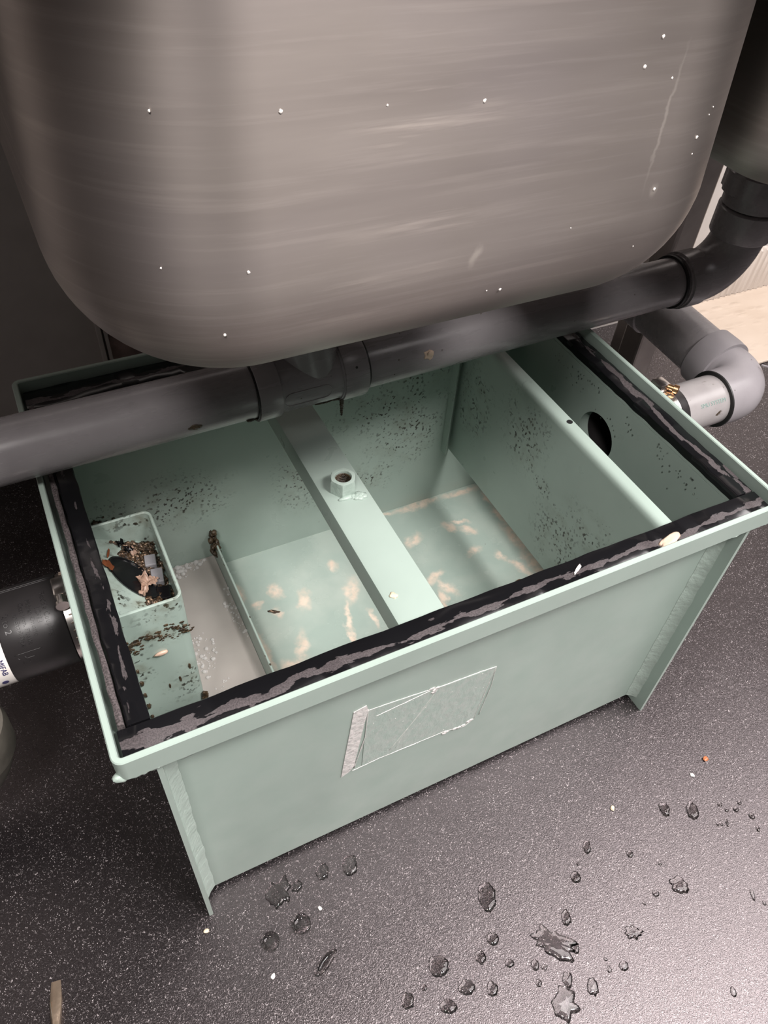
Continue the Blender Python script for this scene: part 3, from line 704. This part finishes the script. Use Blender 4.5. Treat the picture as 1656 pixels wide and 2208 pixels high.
for z, add in ((.493, 0), (.494, 1), (.516, 1), (.518, 0)):
    rs.append([Vector((.790 + math.cos(2 * PI * i / n) * (.036 + add * (.003 if (i // 3) % 3 else .0012)), E0.y + math.sin(2 * PI * i / n) * (.036 + add * (.003 if (i // 3) % 3 else .0012)), z)) for i in range(n)])
rings(b, rs); mk('union_nut', b, M['pvc'], P, 40)
b = NB(); lathe(b, (.790, E0.y, .5165), (0, 0, 1), [(0, .030), (.1005, .032)], 40); mk('tail_piece', b, M['pvc'], P, 40)
# dark drips of sludge under the tee and spots on the pipe
b = NB()
for k in range(16): q += 1; lump(b, surf(.2560 + .03 * random.random(), 2.35 + .25 * random.random(), .0292), random.uniform(.001, .0024), 2, .6, 1.6, (2., .8, .6), 0, q)
c1 = surf(.2800, 2.35, .030)
for k in range(9): q += 1; lump(b, c1 + Vector((0, 0, -.0025 * k)), .0030 - .00022 * k, 2, .5, 1.5, (.8, .8, 1.2), 0, q)
for k in range(8): q += 1; lump(b, surf(.186 + .010 * random.random(), 2.2 + .3 * random.random(), pr + .0004), .002, 2, .6, 1.6, (1.6, .8, .6), 0, q)
mk('sludge_drips', b, M['sludge'], P, 180)['kind'] = 'stuff'
splat('sludge_spot', surf(.136, 1.72, pr), .0042, (1.2, .3, .7), M['sludge'], 'dark brown sludge spot low on the drain pipe, left of the tee', 'dirt', 0, 9)
splat('food_splat', surf(.3705, 1.30, pr), .0058, (.9, .28, 1.0), M['tan'], 'pale tan food splat on the drain pipe right of the tee', 'food scrap', 0, 11, None, .9)

# ------------------------------------------------------------------ outlet pipework on the right
O = thing('outlet_pipe', (.70, .25, .25), 'light grey outlet pipe with elbow leaving the right side of the trap', 'outlet pipe')
oy, oz = .2165, .2800
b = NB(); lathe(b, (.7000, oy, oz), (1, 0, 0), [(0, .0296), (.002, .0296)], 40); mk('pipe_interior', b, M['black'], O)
b = NB(); lathe(b, (.5770, oy, oz), (1, 0, 0), [(0, .0300), (.002, .0335), (.104, .0335), (.107, .0325), (.107, .029), (0, .0285)], 48, wrap=True); mk('rubber_sleeve', b, M['rubber'], O, 40)
b = NB(); lathe(b, (.6570, oy, oz), (1, 0, 0), [(0, .0335), (0, .0348), (.0135, .0348), (.0135, .0335)], 56, wrap=True); HC = mk('hose_clamp', b, M['steel_clean'], O, 40)
b = NB()
for k in range(26):
    a = 2 * PI * k / 26; d = Vector((0, math.cos(a), math.sin(a))); cc = Vector((.6637, oy, oz)) + d * .0349
    box(b, cc - Vector((.0030, .0008, .0008)), cc + Vector((.0030, .0008, .0008)), rot=Matrix.Rotation(a, 3, 'X'))
mk('clamp_slots', b, M['slot'], HC)
b = NB(); sc = Vector((.6640, oy + .012, oz + .0355)); box(b, sc - Vector((.0075, .009, .003)), sc + Vector((.0075, .009, .007)), .002); mk('clamp_housing', b, M['steel_clean'], HC, 40)
b = NB(); lathe(b, sc + Vector((.002, -.004, .0035)), (.55, -.83, 0), [(0, .0035), (.010, .0035), (.0105, .0052), (.0155, .0052), (.0165, .0042)], 18); mk('clamp_screw', b, M['screw_brass'], HC, 35)
b = NB(); lathe(b, (.66, oy, oz), (1, 0, 0), [(0, .0300), (.110, .0300)], 56); SP = mk('short_pipe', b, M['pvc_light'], O, 60)
def onpipe(x, ang, r): return Vector((x, oy - math.sin(ang) * r, oz + math.cos(ang) * r))
b = NB(); text_mesh(b, 'SMU SYSTEM', .0068, lambda p: onpipe(.722 + p.x, .95 - p.y / .03, .0302 + p.z), .0001); mk('lettering', b, M['print_green'], SP)
ec = Vector((.806, oy, oz))
b = NB(); bend = arcpts(Vector((.772, oy, oz)), ec, Vector((.806, oy + .034, oz)), 12)
tube(b, [Vector((.7480, oy, oz))] + bend + [Vector((.806, oy + .046, oz))], [.0345] * 15, 52); EL = mk('elbow', b, M['pvc_mid'], O, 60)
b = NB(); lathe(b, (.806, oy + .040, oz), (0, 1, .05), [(0, .030), (.001, .0385), (.012, .0392), (.033, .0385), (.034, .0325)], 52, wrap=True); mk('elbow_socket', b, M['pvc_mid'], O, 40)
b = NB(); lathe(b, (.7475, oy, oz), (1, 0, 0), [(0, .030), (0, .0346), (.0016, .0350), (.0016, .030)], 52, wrap=True); mk('seal_ring', b, M['ring'], O, 40)
b = NB()
for k in range(3):
    cc = ec + Vector((.010 + .006 * k, -.006 - .004 * k, .0345)); box(b, cc - Vector((.0008, .006, .001)), cc + Vector((.0008, .006, .0005)), rot=Matrix.Rotation(.7, 3, 'Z'))
mk('elbow_ribs', b, M['pvc_mid'], EL)
b = NB(); lathe(b, (.806, oy + .070, oz + .0015), (0, 1, .05), [(0, .0335), (.125, .0335)], 52); mk('long_pipe', b, M['pvc'], O, 60)
b = NB(); lathe(b, (.806, oy + .175, oz + .0068), (0, 1, .05), [(0, .0325), (.001, .0365), (.05, .0365), (.09, .0365), (.092, .031)], 52); mk('far_socket', b, M['pvc'], O, 40)
b = NB(); lathe(b, (.806, oy + .26, oz + .011), (0, 1, .05), [(0, .0325), (.23, .0325)], 40); mk('wall_pipe', b, M['pvc'], O, 60)

# ------------------------------------------------------------------ inlet coupling on the left
C = thing('rubber_coupling', (-.045, .2, .24), 'black rubber pipe coupling with raised lettering on the left side of the trap', 'pipe coupling')
cy, cz, cr = .199, .281, .0400
b = NB(); lathe(b, (-.0605, cy, cz), (1, 0, 0), [(0, .031), (0, .0392), (.0012, .0400), (.0490, .0400), (.0502, .0392), (.0505, .037), (.0650, .037), (.0652, .031)], 64, wrap=True); SL = mk('sleeve', b, M['rubber'], C, 35)
def oncy(x, ang, r): return Vector((x, cy - math.sin(ang) * r, cz + math.cos(ang) * r))
b = NB()
for body, x, size, a0 in (('Flexible Coupling', -.0218, .0056, .44), ('IC-22', -.0277, .0058, .45), ('Midren Ontario', -.0333, .0050, .45), ('Cast Iron, Plastic', -.0392, .0052, .53), ('or Steel Pipe', -.0448, .0054, .64), ('2 to 2', -.0530, .0070, .45)):
    text_mesh(b, body, size, lambda p, x=x, a0=a0: oncy(x + p.y - .0018, a0 + p.x / cr, cr + p.z), .0008)
mk('lettering', b, M['rubber'], SL)
def mould(pts, r):
    b = NB(); tube(b, pts, r, 6); mk('moulding_line', b, M['rubber'], SL, 180)
for a, xa, xb in ((1.12, -.054, -.033), (1.255, -.047, -.040)): mould([oncy(xa + (xb - xa) * k / 6, a, cr) for k in range(7)], .0004)
for xx in (-.0525, -.0475): mould([oncy(xx + .003 * math.sin(k * .5), 1.20 + .04 * k, cr) for k in range(5)], .0003)
for ang in (-.50, -.42): mould([oncy(-.060 + .047 * k / 6, ang, cr) for k in range(7)], .0004)
b = NB(); lathe(b, (-.0095, cy, cz), (1, 0, 0), [(0, .0372), (0, .0386), (.0130, .0386), (.0130, .0372)], 64, wrap=True); HC = mk('hose_clamp', b, M['steel_clean'], C, 40)
b = NB()
for k in range(34):
    a = 2 * PI * k / 34; d = Vector((0, math.cos(a), math.sin(a))); cc = Vector((-.0035, cy, cz)) + d * .0387
    box(b, cc - Vector((.0030, .0007, .0007)), cc + Vector((.0030, .0007, .0007)), rot=Matrix.Rotation(a, 3, 'X'))
mk('clamp_slots', b, M['slot'], HC)
b = NB(); sc = oncy(-.006, .05, .0425); box(b, sc - Vector((.007, .010, .004)), sc + Vector((.007, .010, .004)), .002); lathe(b, sc + Vector((-.002, -.010, 0)), (0, -1, 0), [(0, .004), (.006, .004), (.007, .0055), (.010, .0055)], 16); mk('clamp_housing', b, M['steel_clean'], HC, 40)
b = NB(); lathe(b, (-.0870, cy, cz), (1, 0, 0), [(0, .031), (0, .0392), (.0263, .0392), (.0263, .031)], 64, wrap=True); ST = mk('white_band', b, M['sticker'], C, 40)
b = NB(); text_mesh(b, 'MIFAB', .0062, lambda p: oncy(-.0675 + p.y, 1.33 + p.x / cr, .0393 + p.z), .0002); 
cc = oncy(-.0685, 1.80, .0393)
lathe(b, cc, (0, -math.sin(1.80), math.cos(1.80)), [(0, .0026), (.0003, .0026)], 20)
mk('lettering', b, M['ink'], ST)
# old stained elbow dropping to the floor behind it
Q = thing('stained_elbow', (-.135, .2, 0), 'old stained grey pipe elbow below the rubber coupling, cut by the left edge', 'pipe elbow')
qx = -.137
b = NB(); tube(b, [Vector((-.086, cy, cz))] + arcpts(Vector((-.100, cy, cz)), Vector((qx, cy, cz)), Vector((qx, cy, cz - .037)), 10) + [Vector((qx, cy, .170))], .0305, 40); mk('upper_bend', b, M['rusty'], Q, 60)
b = NB(); lathe(b, (qx, cy, .128), (0, 0, 1), [(0, .036), (.004, .0430), (.030, .0445), (.044, .0425), (.0445, .0385), (.062, .037), (.064, .0305)], 48); mk('collar', b, M['rusty'], Q, 40)
b = NB(); tube(b, [Vector((qx, cy, .140))] + arcpts(Vector((qx, cy, .130)), Vector((qx, cy, .095)), Vector((qx - .035, cy, .095)), 10) + [Vector((qx - .20, cy, .095))] + arcpts(Vector((qx - .20, cy, .095)), Vector((qx - .24, cy, .095)), Vector((qx - .24, cy, .055)), 8)[1:] + [Vector((qx - .24, cy, 0))], .0370, 40); mk('lower_bend', b, M['rusty'], Q, 60)

# ------------------------------------------------------------------ floor litter
b = NB(); rs = []
A = Vector((-.1215, .0118, 0)); Bv = Vector((-.1275, -.0250, 0)); dr = (Bv - A).normalized(); sd = Vector((-dr.y, dr.x, 0))
for f, w, h in ((0, .0042, .0009), (.008, .0048, .0016), (.018, .0053, .0026), (.028, .0045, .0036), (.036, .0037, .0040), (.05, .0034, .0038), (.09, .0034, .0036)):
    p = A + dr * f; rs.append([p + sd * w + Vector((0, 0, .0004)), p + sd * w * .95 + Vector((0, 0, h * 1.4)), p + sd * w * .4 + Vector((0, 0, h * 1.9)), p - sd * w * .5 + Vector((0, 0, h * 1.9)), p - sd * w + Vector((0, 0, h * 1.2)), p - sd * w + Vector((0, 0, .0004))])
rings(b, rs); SD = thing('screwdriver', (-.1240, -.010, 0), 'worn steel flat blade screwdriver tip lying on the floor, bottom left', 'screwdriver'); mk('blade', b, M['metal_old'], SD, 35)
b = NB(); p0 = A + dr * .016 - sd * .0; rs = []
for f, w in ((.017, .0004), (.024, .0016), (.034, .0022), (.05, .0024)):
    p = A + dr * f; hh = .0060 if f > .02 else .0052
    rs.append([p - sd * .0048 * (1 if f < .03 else .75) + Vector((0, 0, .0022)), p - sd * (.0050 - w) * (1 if f < .03 else .8) + Vector((0, 0, hh + .0006)), p - sd * (.0044 - w) * (1 if f < .03 else .8) + Vector((0, 0, hh + .0004)), p - sd * .0044 * .7 + Vector((0, 0, .002))])
rings(b, rs); tag(mk('ground_edge', b, M['metal_edge'], SD, 35), 'bright ground bevel of the blade')
b = NB(); lathe(b, A + dr * .085 + Vector((0, 0, .0048)), dr + Vector((0, 0, .07)), [(0, .003), (.002, .0034), (.075, .0034)], 24); mk('shank', b, M['metal_old'], SD, 40)
b = NB(); lathe(b, A + dr * .155 + Vector((0, 0, .0115)), dr + Vector((0, 0, .02)), [(0, .004), (.004, .009), (.02, .0105), (.06, .0115), (.092, .0110), (.1, .007)], 10); mk('handle', b, M['rubber'], SD, 20)

def drop(x, y, w, h, label, rot=.0, seed=0, kind='drop', group='water drops on the floor'):
    b = NB(); n = 40; w *= .5; h *= .5; A_ = max(w, h)
    ir = .30 if A_ > .006 else .14
    if kind == 'splash': ir = .62
    if kind == 'ring': ir = .08
    def rad(a): 
        d = Vector((math.cos(a), math.sin(a), 0)); return 1 + ir * noise.noise(d * (1.5 if kind != 'splash' else 2.3) + Vector((seed * 2.7, seed * 1.3, 0))) + ir * (.5 if kind != 'splash' else .18) * noise.noise(d * 4.5 + Vector((seed, 9, 0)))
    hh = min(.0026, .38 * min(w, h) + .0004)
    prof = [(1, 0), (.97, .45), (.85, .8), (.6, .97), (.3, 1.)]
    if kind == 'ring': prof = [(1.05, 0), (1.0, .8), (.9, 1.), (.78, .7), (.7, .12), (.3, .1)]
    rs = []
    for k, z in prof:
        r = []
        for i in range(n):
            a = 2 * PI * i / n; m = rad(a); px, py = math.cos(a) * w * m * k, math.sin(a) * h * m * k
            r.append(Vector((x + px * math.cos(rot) - py * math.sin(rot), y + px * math.sin(rot) + py * math.cos(rot), .0002 + z * hh)))
        rs.append(r)
    rings(b, rs); return tag(mk('water_drop', b, M['water'], base=(x, y, 0), smooth=80), label, 'water drop', group)
F = -.45
DR = [
 (.5179, -.1054, .0115, .0157, 'ragged pair of drops behind the tall drop at the right of the floor'),
 (.5460, -.1202, .0136, .0210, 'tall dark drop with a white streak, at the right below the trap corner'),
 (.5802, -.1278, .0050, .0050, 'leftmost tiny drop of the cluster near the right edge'),
 (.5830, -.1361, .0045, .0045, 'tiny drop in the middle of the cluster near the right edge'),
 (.5932, -.1402, .0063, .0063, 'small dark drop at the centre right of the right-edge cluster'),
 (.6025, -.1357, .0050, .0050, 'farthest tiny drop of the cluster near the right edge'),
 (.6044, -.1536, .0063, .0073, 'small drop nearest the right edge, below the cluster'),
 (.6002, -.1671, .0041, .0073, 'narrow drop just below the small drop at the right edge'),
 (.5640, -.1451, .0073, .0047, 'flat small drop below the cluster, left of a thin streak'),
 (.5731, -.1465, .0031, .0104, 'thin streak of water right of the flat small drop'),
 (.4122, -.1017, .0086, .0151, 'long drop alone on the dark floor under the trap front, right of centre'),
 (.4503, -.1275, .0070, .0080, 'small drop midway between the long drop and the big round drop'),
 (.4740, -.1493, .0040, .0040, 'tiny bead just behind the big round drop'),
 (.3925, -.1117, .0032, .0032, 'tiny bead behind the round drop nearest the trap front'),
 (.3821, -.1219, .0108, .0118, 'round drop with a small white glint in front of the trap'),
 (.4780, -.1761, .0190, .0172, 'biggest round drop with a large white glint, right half of the floor'),
 (.4497, -.1714, .0073, .0063, 'dull dark drop just left of the biggest round drop'),
 (.4323, -.1737, .0036, .0036, 'tiny bead left of the dull dark drop'),
 (.3500, -.1500, .0095, .0152, 'slanted drop right behind the largest branching splash'),
 (.4041, -.1912, .0160, .0122, 'three-pointed drop right of the branching splash'),
 (.3252, -.1632, .0440, .0240, 'largest branching splash of water in front of the trap'),
 (.3420, -.1771, .0074, .0102, 'upright drop touching the right end of the branching splash'),
 (.2750, -.1598, .0091, .0073, 'small drop left of the branching splash'),
 (.2970, -.1720, .0082, .0100, 'drop with white glint just below the branching splash'),
 (.3041, -.1776, .0059, .0054, 'small drop right beside the drop below the branching splash'),
 (.3637, -.1979, .0034, .0037, 'tiny bead above a small drop, left of the round dark-rimmed drop'),
 (.3612, -.2070, .0046, .0059, 'small drop left of the round dark-rimmed drop'),
 (.3763, -.2106, .0091, .0091, 'round dark-rimmed drop below the three-pointed drop'),
 (.3188, -.1960, .0099, .0144, 'oval drop with a bright top above the lower ragged splash'),
 (.2915, -.1865, .0054, .0067, 'small drop left of the oval drop with a bright top'),
 (.3373, -.2118, .0108, .0153, 'tall ragged drop right of the lower ragged splash'),
 (.3054, -.2110, .0230, .0270, 'lower ragged splash of water at the bottom edge'),
 (.4598, -.2750, .0054, .0090, 'small dull oval drop at the lower right corner of the floor'),
 (.2484, -.1716, .0107, .0125, 'dark drop at the bottom, left of the small drop by the splashes'),
 (.2714, -.1345, .0120, .0120, 'dark patchy drop left of the branching splash, farther back'),
 (.5435, -.2165, .0039, .0127, 'thin streak of water near the right edge below the big round drop'),
 (.5487, -.2280, .0034, .0049, 'tiny drop at the end of the thin streak by the right edge'),
 (.0946, -.0025, .0218, .0256, 'frothy pale splash close to the left front foot of the trap'),
 (.1132, -.0054, .0124, .0115, 'pale flat drop right beside the frothy splash'),
 (.1039, -.0400, .0194, .0194, 'right ring-shaped drop of two on the left half of the floor'),
 (.0705, -.0417, .0182, .0173, 'left ring-shaped drop of two on the left half of the floor'),
 (.1131, -.0820, .0288, .0100, 'long wave-shaped drop in front of the ring-shaped drops'),
 (.1429, -.0037, .0135, .0174, 'faint drop in the shade under the trap front, second right of the frothy splash'),
 (.1712, -.0092, .0156, .0224, 'faint tall drop in the shade under the trap front, third right of the frothy splash'),
 (.2869, -.0984, .0192, .0288, 'wide dull wet patch in the middle of the floor'),
 (.2517, -.1429, .0100, .0128, 'dull drop between the wet patch and the bottom edge'),
 (.2107, -.1319, .0199, .0199, 'large dark ragged drop left of the bottom middle'),
 (.2264, -.1598, .0160, .0133, 'right one of three dark drops along the bottom middle edge'),
 (.1702, -.1452, .0123, .0149, 'left one of three dark drops along the bottom middle edge'),
 (.2022, -.1655, .0149, .0131, 'middle one of three dark drops along the bottom middle edge'),
 (.1893, -.1421, .0058, .0058, 'tiny drop just behind the three dark drops along the bottom edge'),
]
for i, (x, y, w, h, lab) in enumerate(DR):
    kd = 'splash' if i in (20, 31, 37, 19) else ('ring' if i in (39, 40, 41) else 'drop')
    drop(x, y, w, h, lab, F + (.9 if i == 41 else 0) + (-.35 if i == 20 else 0), i + 1, kd)
CR = [(.6036, -.0785, .0030, 'scrap_orange', 'orange crumb on the dark floor right of the trap front'), (.4641, -.0788, .0024, 'cream', 'round cream crumb on the dark floor in front of the right leg'),
      (.5747, -.0872, .0022, 'white_speck', 'thin white crumb on the dark floor below the orange crumb'), (.0174, -.0065, .0022, 'cream', 'round cream crumb just in front of the left leg of the trap'),
      (.0627, -.0715, .0022, 'white_speck', 'white crumb in front of the left ring-shaped drop'), (.1265, -.0350, .0019, 'white_speck', 'white crumb right of the right ring-shaped drop')]
for i, (x, y, r, m, lab) in enumerate(CR): splat('crumb', (x, y, r * .45), r, (1.2, .9, .5), M[m], lab, 'crumb', i, i, 'crumbs on the floor', .35)

# ------------------------------------------------------------------ light, camera
def area(name, loc, target, sx, sy, power, col=(1, 1, 1)):
    L = bpy.data.lights.new(name, 'AREA'); L.shape = 'RECTANGLE'; L.size = sx; L.size_y = sy; L.energy = power; L.color = col
    o = bpy.data.objects.new(name, L); COL.objects.link(o); o.location = loc
    o.rotation_euler = (Vector(target) - Vector(loc)).to_track_quat('-Z', 'Y').to_euler(); return o
area('luminous_ceiling_light', (2.05, -.72, 2.55), (2.05, -.72, 0), 2.7, 1.40, 118, (1, .945, .935))
area('ceiling_panel_light', (.80, -1.05, 2.40), (.3, .1, .3), .5, .5, 46, (1, .95, .925))
area('ceiling_panel_light', (-.55, -1.00, 2.40), (.1, 0, .3), .4, .4, 33, (1, .95, .92))
wd = bpy.data.worlds.new('World'); bpy.context.scene.world = wd; wd.use_nodes = True
wd.node_tree.nodes['Background'].inputs[0].default_value = (1, .94, .91, 1); wd.node_tree.nodes['Background'].inputs[1].default_value = .03
cam = bpy.data.cameras.new('camera'); co = bpy.data.objects.new('camera', cam); COL.objects.link(co)
R = [(0.8962996804891759, -0.4398985577699144, 0.056001264512068716), (-0.2863891578843739, -0.670633608289162, -0.6842746624560474), (0.3385677672213947, 0.5972770063421224, -0.7270708663491554)]
m = Matrix(((R[0][0], -R[1][0], -R[2][0]), (R[0][1], -R[1][1], -R[2][1]), (R[0][2], -R[1][2], -R[2][2]))).to_4x4()
m.translation = (0.0361714, -0.2589823, 0.8436453); co.matrix_world = m
cam.sensor_fit = 'HORIZONTAL'; cam.sensor_width = 36; cam.lens = 36.029; cam.clip_start = .01
sc = bpy.context.scene; sc.camera = co
sc.view_settings.view_transform = 'Standard'; sc.view_settings.look = 'None'; sc.view_settings.gamma = 1; sc.view_settings.exposure = 0.40
